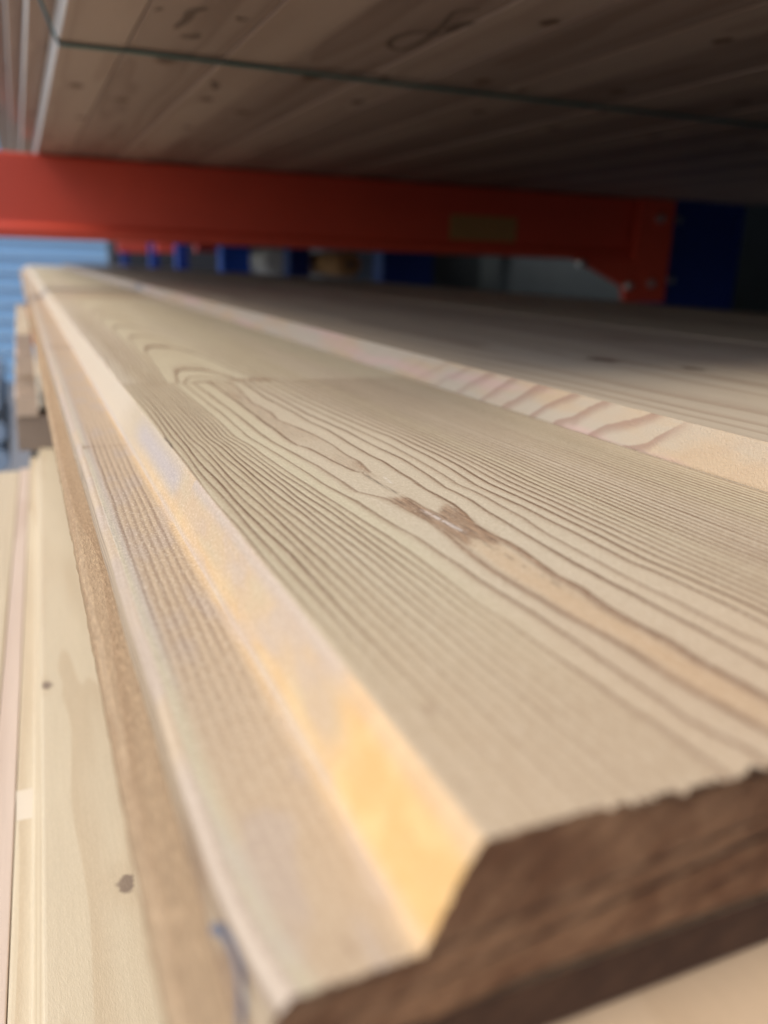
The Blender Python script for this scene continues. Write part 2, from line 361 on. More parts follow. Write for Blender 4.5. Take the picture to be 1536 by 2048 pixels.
# cross-section of the top (mm): under-lip side, arris, lip, bevel, face, right edge; densest on the face
prof = []      # (x, z, zone)  zone 0 side, 1 arris, 2 lip, 3 bevel, 4 face, 5 hidden
prof += [(LX0 + .3, -19.3, 0), (LX0, -18.8, 0)] + [(LX0, z_, 0) for z_ in np.linspace(-18.3, -12.7, 13)]
for a in np.linspace(0, 1, 9)[1:]:
    prof.append((LX0 + 1.7 * (1 - math.cos(a * math.pi / 2)), LZ - 1.7 * (1 - math.sin(a * math.pi / 2)), 1))
prof += [(x_, LZ, 2) for x_ in np.arange(LX0 + 2.0, LX1 - .6, .4)]
prof += [(LX1 - .35, LZ + .05, 2), (LX1, LZ + .3, 3)]
for t in np.linspace(0, 1, 20)[1:-1]: prof.append((LX1 + .0 + (FX0 - LX1) * t, LZ + .3 + (-LZ - .75) * t, 3))
prof += [(FX0 + .05, -.42, 3), (FX0 + .35, -.16, 3), (FX0 + .8, -.03, 4)]
prof += [(x_, 0, 4) for x_ in np.arange(FX0 + 1.2, FX1 - .3, .5)]
prof += [(FX1, -.3, 5), (FX1, -18.2, 5), (40, -18.2, 5), (32, -19.3, 5)]
prof = np.array(prof); nx = len(prof)
ys = list(np.arange(54, 200, 1.0)) + list(np.arange(200, JY - .2, 1.5)) + [JY - .15, JY + .15] + list(np.arange(JY + 1, 520, 2.0)) + list(np.geomspace(522, 3900, 90))
ys = np.array(ys); ny = len(ys)
X = np.tile(prof[:, 0], (ny, 1)); Z = np.tile(prof[:, 1], (ny, 1)); Y = np.tile(ys[:, None], (1, nx)).astype(float); zone = np.tile(prof[:, 2], (ny, 1))
U = X.copy()     # unrolled coordinate for stains
PH = np.zeros_like(X)
for j, y in enumerate(ys):
    if y < JY:
        ks = {n_: tl(n_, y) for n_ in T}
        if y < 184.6:
            c_ = np.interp(y, [a for a, b in CR], [b for a, b in CR]); ks['D1'] = c_ - .25; ks['U1'] = c_ + .25
        sh = (ks['U5'] - 97.8); xs = []; ids = []
        # lower side lines D5.. towards the left edge
        n_low = 13; x4 = ks['D4']
        e_ = 33.2 + .9 * math.sin(y / 37.) ; 
        tt = np.linspace(1, 0, n_low + 1)
        wobs = [.28 * math.sin(y / 9. + i_ * 1.9) * math.exp(-((y - 190) / 70.) ** 2) + .5 * (fbm(np.array([i_ * .6 + 3.]), np.array([y / 26.]))[0] - .5) for i_ in range(n_low + 1)]
        low = e_ + (x4 - e_) * tt ** .93
        for i_ in range(n_low, 0, -1): xs.append(low[i_] + wobs[i_]); ids.append(-3 - i_)
        xs += [x4, ks['D3'], ks['D2'], ks['D1'], ks['U1'], ks['U2'], ks['U3'], ks['U4'], ks['U5']]; ids += [-3, -2, -1, 0, 1, 2, 3, 4, 5]
        x_ = 97.8; i_ = 5
        for stp in [3.5, 2.9, 2.6, 2.35, 2.2, 2.1, 2.3, 1.9] + [2.0, 1.9, 2.1, 1.8, 2.0, 2.2, 1.9, 1.8] * 4:
            x_ += stp; i_ += 1
            xs.append(x_ + sh * math.exp(-(x_ - 97.8) / 14.) + .35 * (fbm(np.array([i_ * .31]), np.array([y / 45.]))[0] - .5)); ids.append(i_)
        xs = np.maximum.accumulate(np.array(xs) + np.arange(len(xs)) * 1e-4)
        PH[j] = np.interp(X[j], xs, ids)
    else:
        xc = 68. + 1.5 * math.sin(y / 60.)
        dx_ = np.abs(X[j] - xc + 2.0 * (fbm(X[j] / 9., np.full(nx, y / 30.)) - .5)) * np.where(X[j] < xc, 1., .62)
        lv = (y - JY) + 152 * (dx_ / 15.) ** 3
        Ls = [-300, 4, 17, 42, 152] + [152 * ((15 + 1.9 * q_) / 15.) ** 3 for q_ in range(1, 60)]
        PH[j] = -40 - np.interp(lv, Ls, [1] + list(range(len(Ls) - 1)))
# the lip carries its own straight rings, the bevel and side run nearly parallel to theirs
lipw = (X - 15.5 - .010 * (Y - 200) + .55 * (fbm(X / 7., Y / 24.) - .5)) / 1.72
PH = np.where(zone <= 2, lipw - 70, PH)
sidew = (Z + .016 * (Y - 120) + 2.0 * (fbm(Z / 6. + 3, Y / 34.) - .5)) / 2.3
PH = np.where(zone == 0, sidew - 90, PH); PH = np.where(zone == 1, lipw - 70, PH)
grad = np.abs(np.gradient(PH, axis=1)) / np.maximum(1e-3, np.hypot(np.gradient(X, axis=1), np.gradient(Z, axis=1)))
LW = np.clip(.80 * grad, .10, .38)
lowpart = (zone == 4) & (X < 62)
LW = np.where(lowpart, np.clip(.60 * grad, .08, .34), LW)
LS = np.where(zone == 4, 1.0, 0.0)
LS = np.where((zone == 4) & (Y < JY), np.where(X > 99, .95, 1.0), LS)
LS *= np.where((zone == 4) & (X < 62) & (Y < JY), .45 + .55 * smooth(Y, 78, 135), 1)
LS *= np.where((zone == 4) & (X < 47) & (Y < 130), .35 + .65 * smooth(X + (Y - 80) * .2, 34, 47), 1)
xU2, xD2, xU1, xD1 = (np.interp(Y, *np.array(T[n_]).T) for n_ in ('U2', 'D2', 'U1', 'D1'))
ins2 = (X > xD2 + .8) & (X < xU2 - .9)
LS = np.where((zone == 4) & ins2 & (Y < 150), .10, LS)
LS = np.where((zone == 4) & (X > xD1 + .6) & (X < xU1 - .6) & (Y > 184) & (Y < JY), .2, LS)
ck = (Y < 184.6) & (Y > 160) & (zone == 4) & ins2
LS = np.where(ck & (Y > 176), .5, LS); LS = np.where(ck & (Y <= 176), .25, LS)
LS = np.where((zone == 4) & (Y > JY), .95 * (1 - .55 * smooth(X, 85, 120)) * (1 - .6 * smooth(Y, 600, 900)), LS)
LS = np.where(zone == 2, .62 * smooth(X, 15.8, 17) * (1 - smooth(X, 26.6, 27.8)) * (.35 + .65 * smooth(Y, 90, 140)) * (1 - .5 * smooth(Y, 260, 330)), LS)
LS = np.where(zone == 0, .75, LS); LS = np.where(zone == 1, .2, LS); LS = np.where(zone == 3, 0, LS)
# stains (wood's own colour)
knotp = [(72.2, 161.6), (75.8, 160.1), (76.0, 151.8), (77.4, 147.6), (81.8, 153.3), (82.6, 146.3), (81.1, 136.7), (81.0, 126.7), (78.0, 125.4), (76.1, 130.9), (72.9, 125.7), (72.6, 135.8), (72.7, 141.0), (71.7, 147.8), (71.4, 157.3)]
brown = smooth(pip(X, Y, knotp) + 1.4 * (fbm(X / .7, Y / 6.) - .5), -1.0, .8) * .84
brown = np.maximum(brown, .65 * np.exp(-(((X - 77.4) / 2.8) ** 2 + ((Y - 190) / 9.) ** 2)) * ((X > xD1) & (X < xU1)))
lens = ((X > xD1) & (X < xU1) & (Y > 184) & (Y < JY)).astype(float)
brown = np.maximum(brown, .30 * lens * (1 - .6 * np.exp(-((Y - 215) / 13.) ** 2)))
brown = np.maximum(brown, .6 * np.exp(-(((X - 72.5) / 2.6) ** 2 + ((Y - 311) / 16.) ** 2)))
brown = np.maximum(brown, .75 * np.exp(-np.abs((X - xU2 + .7) / .95) ** 2.5) * (Y < 150)); brown = np.maximum(brown, .55 * np.exp(-np.abs((X - xD2 - .3) / .95) ** 2.5) * (Y < 142))
brown = np.maximum(brown, .7 * np.exp(-(((X - 91) / 9.5) ** 4 + ((Y - JY - 5) / 5.) ** 2)))
brown = np.maximum(brown, .22 * np.exp(-((Y - JY - 1) / 2.2) ** 2))
brown = np.maximum(brown, .5 * np.exp(-(((X - 65.) / 5.) ** 2 + ((Y - 808) / 26.) ** 2)))
brown = np.maximum(brown, .55 * np.exp(-(((X - 40.) / .8) ** 2 + ((Y - 76) / 1.3) ** 2)))
brown = np.maximum(brown, .45 * np.exp(-((X - 100) / 60.) ** 4 * 1 - ((Y - 1150) / 60.) ** 2))
brown = np.where(zone == 4, brown, 0)
brown = np.maximum(brown, np.where(zone == 2, .35 * np.exp(-(((X - 21.8) / .8) ** 2 + ((Y - 57) / 1.6) ** 2)) + .6 * np.exp(-(((X - 14.6) / 1.8) ** 2 + ((Y - 283) / 4) ** 2)) + .3 * np.exp(-((Y - 283) / 2.) ** 2) + .5 * np.exp(-((Y - 610) / 12) ** 2), 0))
orange = np.where((zone == 4) & (X > xD2) & (X < xU2), smooth(-Y, -150, -112) * .45 * (.55 + .9 * fbm(X / 1.6, Y / 16.)) * np.exp(-(((X - (xD2 + xU2) / 2) / 3.4) ** 4)), 0)
yel = np.zeros_like(X); cool = np.zeros_like(X); pale = np.zeros_like(X); tan = np.zeros_like(X)
b = (zone == 3); t_ = np.clip((X - LX1) / (FX0 - LX1), 0, 1)
nz = fbm(t_ * 2.4 + 5, Y / 16.); nz2 = fbm(t_ * 3 + 11, Y / 7.)
yb = smooth(-Y + 8 * (nz - .5) + t_ * 7, -88, -76)
yb = np.maximum(yb, .75 * smooth(-Y, -300, -225) * np.exp(-((t_ - .16 - .1 * (nz - .5)) / .20) ** 2))
yb = np.maximum(yb, .38 * smooth(-Y, -235, -150) * (.6 + .8 * (nz - .3)))
yel = np.where(b, np.clip(yb, 0, 1) * .95, 0)
cl = .85 * np.exp(-(((t_ - .62) / .33) ** 2)) * smooth(Y, 196, 208) * smooth(-Y, -292, -262)
cl = np.maximum(cl, .45 * smooth(nz, .5, .7) * smooth(-Y, -190, -150) * smooth(Y, 84, 96))
cl = np.maximum(cl, .55 * np.exp(-(((t_ - .95) / .13) ** 2)) * (Y < 190)); cl = np.maximum(cl, .5 * np.exp(-(((t_ - .02) / .08) ** 2)))
cool = np.where(b, cl * (1 - .5 * yel), 0)
tanb = .9 * np.exp(-(((t_ - .45) / .3) ** 2 + ((Y - 88 - 4 * t_) / 9.) ** 2)); tan = np.where(b, np.maximum(tanb, .35 + .5 * smooth(-Y, -230, -190) * smooth(nz, .3, .6)), 0)
yel = np.where(b, yel * (1 - .8 * tanb), yel)
pale = np.where(b, smooth(Y, 285, 330) * .6, pale); pale = np.where(zone == 0, .10 + .55 * smooth(Y, 90, 200), pale)
pale = np.where(zone == 1, .15, pale)
cool = np.where(zone == 1, .3 * smooth(fbm(Y / 20., Y * 0 + 4.), .35, .6), cool)
tan = np.where(zone == 1, .7, tan); tan = np.where(zone == 0, .45, tan)
tan = np.where(zone == 2, .75 * smooth(X, 15, 17.5), tan); cool = np.where((zone == 2), np.maximum(.45 * np.exp(-(((X - 16.2) / 1.1) ** 2)) * smooth(Y, 100, 140), .3 * smooth(fbm(X / 5., Y / 18.), .5, .7)), cool)
yel = np.where(zone == 2, .35 * np.exp(-((X - 28.6) / .9) ** 2), yel); yel = np.where(b, yel * (.62 + .38 * smooth(-Y, -120, -85)), yel)
pale = np.where((zone == 4) & (Y > JY) & (X < 44), .5 * smooth(-X, -44, -36), pale)
tan = np.where((zone == 4) & (X < 52) & (Y < 95), .35 * smooth(-Y, -95, -60), tan)
tan = np.maximum(tan, np.where((zone == 4) & (Y < JY), .7 * smooth(-Y, -135, -55), 0))
resin = np.exp(-(((X - np.interp(Y, [132, 138, 151], [76.7, 76.0, 74.9])) / .45) ** 2)) * smooth(Y, 133, 137) * smooth(-Y, -152, -148)
dk = .75 * np.exp(-(((X - np.interp(Y, [163, 178, 184], [75.3, 74.5, 75.])) / .2) ** 2)) * smooth(Y, 163, 166) * smooth(-Y, -186, -180)
resin = np.maximum(resin, .8 * np.exp(-(((X - np.interp(Y, [173, 179], [77.6, 78.2])) / .25) ** 2)) * smooth(Y, 172, 174) * smooth(-Y, -180, -178)) 
dk = np.maximum(dk, .55 * np.exp(-(((X - np.interp(Y, [92, 132], [78.2, 76.6])) / .25) ** 2)) * smooth(Y, 98, 106) * smooth(-Y, -133, -128) * (vn(Y / 1.6, X * 0) > .4))
dk = np.maximum(dk, .8 * np.exp(-(((X - 34.6 - .35 * np.sin(Y / 4.)) / .35) ** 2)) * smooth(Y, 218, 226) * smooth(-Y, -252, -238) * (zone == 4))
dk = np.where(zone == 4, dk, 0); resin = np.where(zone == 4, resin, 0)
dk = np.maximum(dk, np.where(zone <= 1, .95 * np.exp(-(((Z + 15.5) / 1.2) ** 2 + ((Y - 262) / 2.2) ** 2)), 0))
brown = np.maximum(brown, np.where(zone == 0, .75 * smooth(-Y, -100, -72) * smooth(fbm(Z / 2.5, Y / 7.), .35, .62), 0))
fz = np.where(zone == 4, .45, 0) + np.where(zone == 2, 1.1 * (.3 + .7 * smooth(Y, 65, 110)), 0) + np.where(zone == 3, .8 * (.2 + .8 * smooth(Y, 80, 140)), 0) + np.where(zone <= 1, .4, 0)
# gentle warp of geometry so edges are not ruler-straight, torn fibres on the sawn end
Zg = Z + np.where(zone < 5, .06 * (fbm(X / 11., Y / 40.) - .5), 0)
Xg = X + np.where(zone <= 1, .35 * (fbm(Y / 14., Z * 0 + 2) - .5), 0) + np.where(zone == 3, .22 * (fbm(Y / 17. + 8, Z * 0) - .5), 0)
SH = 2.9 * np.exp(-(Y - 54) / 11.)
Xg += np.where(zone <= 1, SH * np.clip((Z + 18.8) / 7.8, 0, 1), 0) + np.where(zone == 2, SH * np.clip(1 - (X - 14.3) / (LX1 - 14.3), 0, 1), 0)
Yg = Y.copy(); jag = np.array([(.9 * random.random() ** 2 + .5 * vn(np.array([i * .33]), np.array([1.]))[0]) for i in range(nx)])
dens = np.where(prof[:, 0] < 48, .35, 1.0); Yg[0] -= jag * 1.2 * dens; Zg[0] -= np.where(zone[0] >= 2, 1, 0) * np.where(prof[:, 2] == 5, 0, 1) * dens * (.30 * vn(np.arange(nx) * .45, np.zeros(nx) + 5.) * (.5 + .5 * _rs.rand(nx)) + .05)
V = np.stack([Xg, Yg, Zg], -1).reshape(-1, 3) / 1000
F = []; mi = []
idx = np.arange(nx * ny).reshape(ny, nx)
a_ = idx[:-1, :]; b_ = np.roll(idx, -1, axis=1)[:-1, :]; c_ = np.roll(idx, -1, axis=1)[1:, :]; d_ = idx[1:, :]
F = np.stack([a_, b_, c_, d_], -1).reshape(-1, 4).tolist(); mi = [0] * len(F)
F.append(list(range(nx - 1, -1, -1))); F.append(list(range((ny - 1) * nx, ny * nx))); mi += [1, 1]
sm = [True] * (len(F) - 2) + [False, False]
mb = mesh_obj('profiled_board', V, F, [M_main, M_end], mi, sm, origin=(.0126, .054, -.0193),
    attrs=dict(P=PH.ravel(), lw=LW.ravel(), ls=LS.ravel(), brown=brown.ravel(), orange=orange.ravel(), yellow=yel.ravel(), cool=cool.ravel(), pale=pale.ravel(), tan=tan.ravel(), resin=np.clip(resin, 0, 1).ravel(), dark=dk.ravel(), fuzz=fz.ravel()))
bm = bmesh.new(); bm.from_mesh(mb.data); bmesh.ops.recalc_face_normals(bm, faces=bm.faces)
for e in bm.edges:
    if len(e.link_faces) == 2 and e.calc_face_angle(0) > .6: e.smooth = False
bm.to_mesh(mb.data); bm.free()
tag(mb, 'sharply focused planed board with dark grain lines, resin streak and yellow sloped edge', 'board')
# blue pen stroke on the lip's side
pts = [(.0700, -.0172), (.0680, -.0150), (.0655, -.0135), (.0630, -.0131), (.0605, -.0137), (.0588, -.0155), (.0580, -.0178)]
cu = []
for i, (y, z) in enumerate(pts):
    wd = .0006 if 0 < i < 6 else .0003
    cu.append((y, z, wd))
V = []; F = []
for i, (y, z, wd) in enumerate(cu):
    a = cu[max(0, i - 1)]; b2 = cu[min(6, i + 1)]; t = Vector((b2[0] - a[0], b2[1] - a[1])).normalized(); nn = Vector((-t.y, t.x))
    for sg in (1, -1):
        yy = y + sg * nn.x * wd; zz = z + sg * nn.y * wd
        V.append((.0126 - .00030 + .0029 * math.exp(-(yy * 1000 - 54) / 11.) * max(0, (zz * 1000 + 18.8) / 7.8), yy, zz))
for i in range(6): F.append((2 * i, 2 * i + 1, 2 * i + 3, 2 * i + 2))
mesh_obj('pen_mark', V, F, [M_ink], origin=(.01222, .064, -.016), parent=mb)

# ---------------------------------------------------------------- the boards beside and below it
def step_profile(x0, x1, zt=.0105, zb=-.0088, bev=.005):
    return [(x0, zb), (x0, 0.0), (x0 + bev, zt), (x1, zt), (x1, zb)]
def side_pink():
    k = N('pink_profile_edge'); tc = k.n('TexCoord'); p0 = tc.outputs['Object']; s = k.n('SeparateXYZ'); k.L(p0, s.inputs[0])
    n = k.noise(p0, 55, 3); n2 = k.noise(p0, 14, 2)
    y = k.math('ADD', s.outputs[1], k.math('MULTIPLY', s.outputs[2], 1.9)); y = k.math('ADD', y, k.math('MULTIPLY', n, .016))
    fr = k.math('FRACT', k.math('DIVIDE', y, .0185))
    win = k.math('MULTIPLY', k.ss(s.outputs[1], .100, .112), k.ss(s.outputs[1], .30, .165))
    ln = k.math('MULTIPLY', k.math('MULTIPLY', k.ss(fr, .45, .9), k.ss(fr, 1, .93)), k.math('ADD', k.math('MULTIPLY', win, .6), .05))
    c = k.mix(k.ss(k.noise(k.vm('MULTIPLY', p0, (1, .25, 1)), 70, 3), .4, .65), (.43, .35, .25), (.46, .33, .20))
    c = k.mix(k.ss(k.noise(k.vm('MULTIPLY', p0, (1, .1, 1)), 110, 2), .52, .68, 0, .6), c, (.52, .33, .28))
    c = k.mix(ln, c, (.26, .14, .09))
    k.put(k.b.inputs['Base Color'], c); k.b.inputs['Roughness'].default_value = .5
    k.bump(k.noise(p0, 1500, 3), .0003)
    return k.m
M_pink = side_pink()
def paint_side(o, mat, pred):
    o.data.materials.append(mat); i = len(o.data.materials) - 1
    for p in o.data.polygons:
        if pred(p): p.material_index = i
ob = board('profiled_board', step_profile(.1629, .2890), .070, 3.7, M_deck, M_end2, r=.0006, label='dull knotty board one step higher with peach wavy sloped edge, right of the focused board', group='profiled boards on the top layer')
paint_side(ob, M_pink, lambda p: abs(p.normal.y) < .3 and p.normal.x < -.5 and p.center.z > .0085 - 0 and p.center.x < .006)
mb['group'] = 'profiled boards on the top layer'
deck_lab = ['shadowed board in the third row of the top layer', 'dim board in the fourth row of the top layer', 'dark board in the fifth row of the top layer', 'darkest board at the far right side of the top layer']
xx = .2895; proto = None
for i, lb in enumerate(deck_lab):
    zt = .0105 + [0, .0004, -.0003, .0002][i]
    wdt = [.118, .118, .118, .118][i]
    o = board('profiled_board', step_profile(xx, xx + wdt, zt=zt, zb=-.0088, bev=.0004), .06 + .01 * i, 3.7 - .5 * i, M_deck2 if i != 1 else M_deck, M_end2, r=.0006, label=lb, group='profiled boards on the top layer')
    xx += wdt + .0015
# second layer: the rough board that shows as a brown strip to the left
pf = [(.0072, -.0272), (.0072, -.0215), (.0085, -.0202), (.125, -.0202), (.125, -.0272)]
o2 = board('rough_board', pf, .0546, 3.75, M_rough, M_endd, r=.0004, ny=900, jag=.00022, label='rough brown sawn board jutting out under the left edge of the focused board', cat='board', group='boards in the layers below the top')
M_tanface = wood('tan_board_face', (.60, .43, .27), (.50, .34, .20), contrast=.35, pith=(.05, -.1), ring=.004, fuzz=.0003)
board('board', [(.0135, -.0398), (.0135, -.0276), (.125, -.0276), (.125, -.0398)], .003, 3.7, M_tanface, M_end2, label='tan board reaching nearest the viewer, under the dark sawn end of the focused board', group='boards in the layers below the top')
for i in range(5):
    x0 = .1265 + i * .124
    board('board', [(x0, -.039), (x0, -.0205), (x0 + .1225, -.0205), (x0 + .1225, -.039)], .05, 3.7, M_deck2, M_end2, label='boards hidden in the second layer below the planed ones', group='boards in the layers below the top')
lay = ['third', 'fourth', 'fifth']
for L_ in range(3):
    zt = -.0405 - L_ * .0195
    for i in range(6):
        x0 = .013 + .001 * L_ + i * .1245
        board('board', [(x0, zt - .0185), (x0, zt), (x0 + .1225, zt), (x0 + .1225, zt - .0185)], .03 + .02 * L_, 3.7, M_deck2 if i else M_low, M_end2,
              label='board hidden in the %s layer of the middle stack' % lay[L_], group='boards in the %s layer of the middle stack' % lay[L_])
# bearers between the middle and the lower stack
def bearer(y, x0, lab):
    o = box('bearer', (x0, y, -.1318), (.76, y + .045, -.0985), M_bear, bev=.0015)
    tag(o, lab, 'wooden bearer', 'bearers under the middle stack'); return o
bearer(.84, -.0145, 'square wooden bearer with dark shaded end sticking out at the far left')
bearer(.20, .03, 'wooden bearer hidden under the near part of the middle stack')
bearer(2.2, .0, 'wooden bearer under the far part of the middle stack')
# short pale boards standing out beyond the bearer
for i in range(4):
    x0 = [-.0135, -.0115, -.0095, -.0075][i]; z0 = -.0980 + i * .0190
    board('board', [(x0, z0), (x0, z0 + .0185), (x0 + .0195 - i * .002, z0 + .0185), (x0 + .0195 - i * .002, z0)], .838 + .004 * (i % 2), 1.22 + .05 * i, M_low if i % 2 else M_low2, M_low2,
          label=['lowest pale lath resting on the square bearer', 'second pale lath above the square bearer', 'third pale lath above the square bearer', 'topmost pale lath of the pile above the square bearer'][i], cat='lath', group='pale laths piled on the bearer')

# ---------------------------------------------------------------- lower stack, turned slightly
SL = .0220
def shiplap(x, zt):   # x = left tip of the lip
    return [(x, zt - .0195), (x, zt - .0090), (x + .0062, zt - .0090), (x + .0094, zt), (x + .118, zt), (x + .118, zt - .0195)]
low = board('profiled_board', shiplap(-.0235, -.130), .06, 2.8, M_low, M_end2, slope=SL, r=.0010, label='pale lower board with a small dark knot, left of the focused board', group='profiled boards of the lower stack')
low2 = board('profiled_board', [(-.0315, -.150), (-.0315, -.1395), (-.0315 + .0004, -.1391), (-.0237, -.1391), (-.0237, -.150)], .06, .80, M_low2, M_end2, slope=SL, r=.0006, label='narrow pinkish lower board edge at the far left', group='profiled boards of the lower stack')
low3 = board('profiled_board', [(-.152, -.150), (-.152, -.1388), (-.0317, -.1388), (-.0317, -.150)], .06, .79, M_low, M_end2, slope=SL, r=.001, label='pale lower board at the left edge of the picture', group='profiled boards of the lower stack')
# finger-jointed piece of the lip reads as a paler inset
box('joint_inset', (-.0236 + SL * .29, .27, -.1392), (-.0177 + SL * .29, .288, -.13892), plain('pale_joint', (.62, .53, .40), .5, var=.05), bev=0, parent=low)
for i in range(5):
    x0 = .0965 + i * .12
    board('board', [(x0, -.1495), (x0, -.1325), (x0 + .1185, -.1325), (x0 + .1185, -.1495)], .08, 2.8, M_low, M_end2, slope=SL, label='board of the lower stack hidden under the bearers', group='hidden boards of the lower stack')
for i in range(7):
    x0 = -.152 + i * .13
    board('board', [(x0, -.1700), (x0, -.1515), (x0 + .1285, -.1515), (x0 + .1285, -.1700)], .07, 2.8 if i else .77, M_low, M_end2, slope=SL, label='board in the bottom layer of the lower stack', group='bottom layer boards of the lower stack')

# ---------------------------------------------------------------- upper bundle
edges = [.0362, .0780, .1420, .1850, .2490, .2920, .3560, .3990, .4630, .5060, .5700, .6130, .6770, .7200, .7840, .8270, .8910, .9340, .9980, 1.041, 1.105, 1.148, 1.212, 1.255, 1.319]
names = ['first', 'second', 'third', 'fourth', 'fifth', 'sixth', 'seventh', 'eighth', 'ninth', 'tenth', 'eleventh', 'twelfth', 'thirteenth', 'fourteenth', 'fifteenth', 'sixteenth', 'seventeenth', 'eighteenth', 'nineteenth', 'twentieth', 'twenty-first', 'twenty-second', 'twenty-third', 'twenty-fourth']
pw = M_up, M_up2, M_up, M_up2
M_side = wood('painted_sunlit_edge', (.62, .53, .42), (.48, .36, .27), contrast=.4, pith=(.03, .05))  # daylight on the left edges, painted in as a paler wood
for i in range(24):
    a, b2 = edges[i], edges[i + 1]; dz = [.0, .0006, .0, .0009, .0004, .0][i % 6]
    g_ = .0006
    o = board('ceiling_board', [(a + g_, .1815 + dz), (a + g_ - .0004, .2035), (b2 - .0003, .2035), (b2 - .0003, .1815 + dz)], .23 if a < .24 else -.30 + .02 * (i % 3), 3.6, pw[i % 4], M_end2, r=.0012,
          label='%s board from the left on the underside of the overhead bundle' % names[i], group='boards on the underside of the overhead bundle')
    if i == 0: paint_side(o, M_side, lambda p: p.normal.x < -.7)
for j, (xe, zb) in enumerate(((.0205, .2040), (.0085, .2262), (-.0040, .2484), (-.0165, .2706))):
    o = board('ceiling_board', [(xe, zb + .001), (xe, zb + .0210), (xe + .13, zb + .0210), (xe + .13, zb)], .22, 3.6, M_up, M_end2, r=.0012,
          label='board with light painted on its edge in the %s layer of the overhead bundle, stepping out left' % ['second', 'third', 'fourth', 'fifth'][j], group='stepped edge boards of the overhead bundle')
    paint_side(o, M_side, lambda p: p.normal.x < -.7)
    if j < 4:
        x1 = xe + .132
        board('ceiling_board', [(x1, zb), (x1, zb + .0210), (1.319, zb + .0210), (1.319, zb)], .24, 3.6, M_up, M_end2, label='hidden wide boards inside the overhead bundle', group='hidden boards inside the overhead bundle')
# green strap round the bundle
sp_ = [(-.019, .560, .34), (-.0175, .560, .285), (-.006, .562, .256), (.0065, .566, .232), (.018, .572, .208), (.0345, .628, .1835), (.0375, .632, .1795), (.08, .629, .1800), (.14, .626, .1795), (.20, .622, .1790), (.26, .619, .1785), (.34, .614, .1780), (.45, .609, .1780), (.62, .602, .1782), (.89, .59, .1785), (1.319, .575, .1785), (1.322, .575, .33)]
V = []; F = []
for i, p in enumerate(sp_):
    p = Vector(p); a = Vector(sp_[max(i - 1, 0)]); b2 = Vector(sp_[min(i + 1, len(sp_) - 1)]); t = (b2 - a).normalized(); wv = Vector((0, 1, 0)); nn = t.cross(wv).normalized()
    hw = .0032; th = .0006
    for sx, sz in ((-1, -1), (1, -1), (1, 1), (-1, 1)): V.append(p + wv * hw * sx + nn * th * sz)
for i in range(len(sp_) - 1):
    for q in range(4): F.append((4 * i + q, 4 * i + (q + 1) % 4, 4 * i + 4 + (q + 1) % 4, 4 * i + 4 + q))
st_ = mesh_obj('strap', V, F, [M_strap], origin=(.0375, .632, .179)); tag(st_, 'thin dark green strap pulled round the overhead bundle of boards', 'strap')

# ---------------------------------------------------------------- rack
beam = empty('rack_beam', (.4, 1.30, .069)); tag(beam, 'orange red rack beam crossing under the overhead bundle', 'rack beam')
bp = rpoly([(1.300, .1800), (1.300, .0890), (1.2925, .0850), (1.2925, .0700), (1.346, .0700), (1.346, .1800)], .004, 3)
prism('beam_rail', bp, 'x', -1.3, 1.085, M_orange, parent=beam, bev=0)
pl_ = [(.905, .0695), (1.030, .0240), (1.036, -.004), (1.133, -.004), (1.133, .1805), (1.036, .1805), (.96, .1300)]
prism('end_plate', [(.915, .0705), (1.030, .0240), (1.038, -.004), (1.1305, -.004), (1.1305, .1795), (1.050, .1795), (1.048, .0705)], 'y', 1.276, 1.2895, M_orange, parent=beam, bev=.0015)
prism('label_sticker', [(.674, .094), (.804, .094), (.804, .134), (.674, .134)], 'y', 1.2985, 1.2996, M_label, parent=beam, bev=0)
def bolt(x, y, z, parent, r=.0085, nm='bolt'):
    bm = bmesh.new(); bmesh.ops.create_cone(bm, cap_ends=True, segments=6 if r > .008 else 16, radius1=r, radius2=r * .85, depth=.008)
    bmesh.ops.rotate(bm, verts=bm.verts, matrix=Matrix.Rotation(math.pi / 2, 3, 'X'))
    bmesh.ops.create_uvsphere(bm, u_segments=12, v_segments=8, radius=r * .75)
    me = bpy.data.meshes.new(nm); bm.to_mesh(me); bm.free(); me.materials.append(M_galv)
    o = bpy.data.objects.new(nm, me); C.objects.link(o); o.parent = parent; o.location = Vector((x, y, z)) - parent.location
for x, z in ((1.094, .146), (1.091, .031), (1.039, .026), (.928, .062)): bolt(x, 1.272, z, beam)
up = empty('rack_upright', (1.24, 1.33, -1.0)); tag(up, 'dark blue steel rack upright at the right end of the orange beam', 'rack upright')
prism('post', rpoly([(1.134, 1.30), (1.160, 1.290), (1.300, 1.290), (1.330, 1.300), (1.330, 1.40), (1.310, 1.40), (1.310, 1.32), (1.155, 1.32), (1.155, 1.40), (1.134, 1.40)], .003), 'z' if False else 'y', 0, 1, M_blue, parent=up) if False else None
def vpost(name, poly, z0, z1, mat, parent):
    bm = bmesh.new(); A = [bm.verts.new((p[0], p[1], z0)) for p in poly]; B = [bm.verts.new((p[0], p[1], z1)) for p in poly]; n = len(poly)
    bm.faces.new(A); bm.faces.new(B[::-1])
    for i in range(n): bm.faces.new((A[i], B[i], B[(i + 1) % n], A[(i + 1) % n]))
    bmesh.ops.recalc_face_normals(bm, faces=bm.faces)
    org = parent.location
    for v in bm.verts: v.co -= org
    me = bpy.data.meshes.new(name); bm.to_mesh(me); bm.free(); me.materials.append(mat)
    o = bpy.data.objects.new(name, me); C.objects.link(o); o.parent = parent; return o
cpoly = rpoly([(1.135, 1.402), (1.135, 1.292), (1.318, 1.292), (1.330, 1.302), (1.330, 1.402), (1.310, 1.402), (1.310, 1.312), (1.155, 1.312), (1.155, 1.402)], .003)
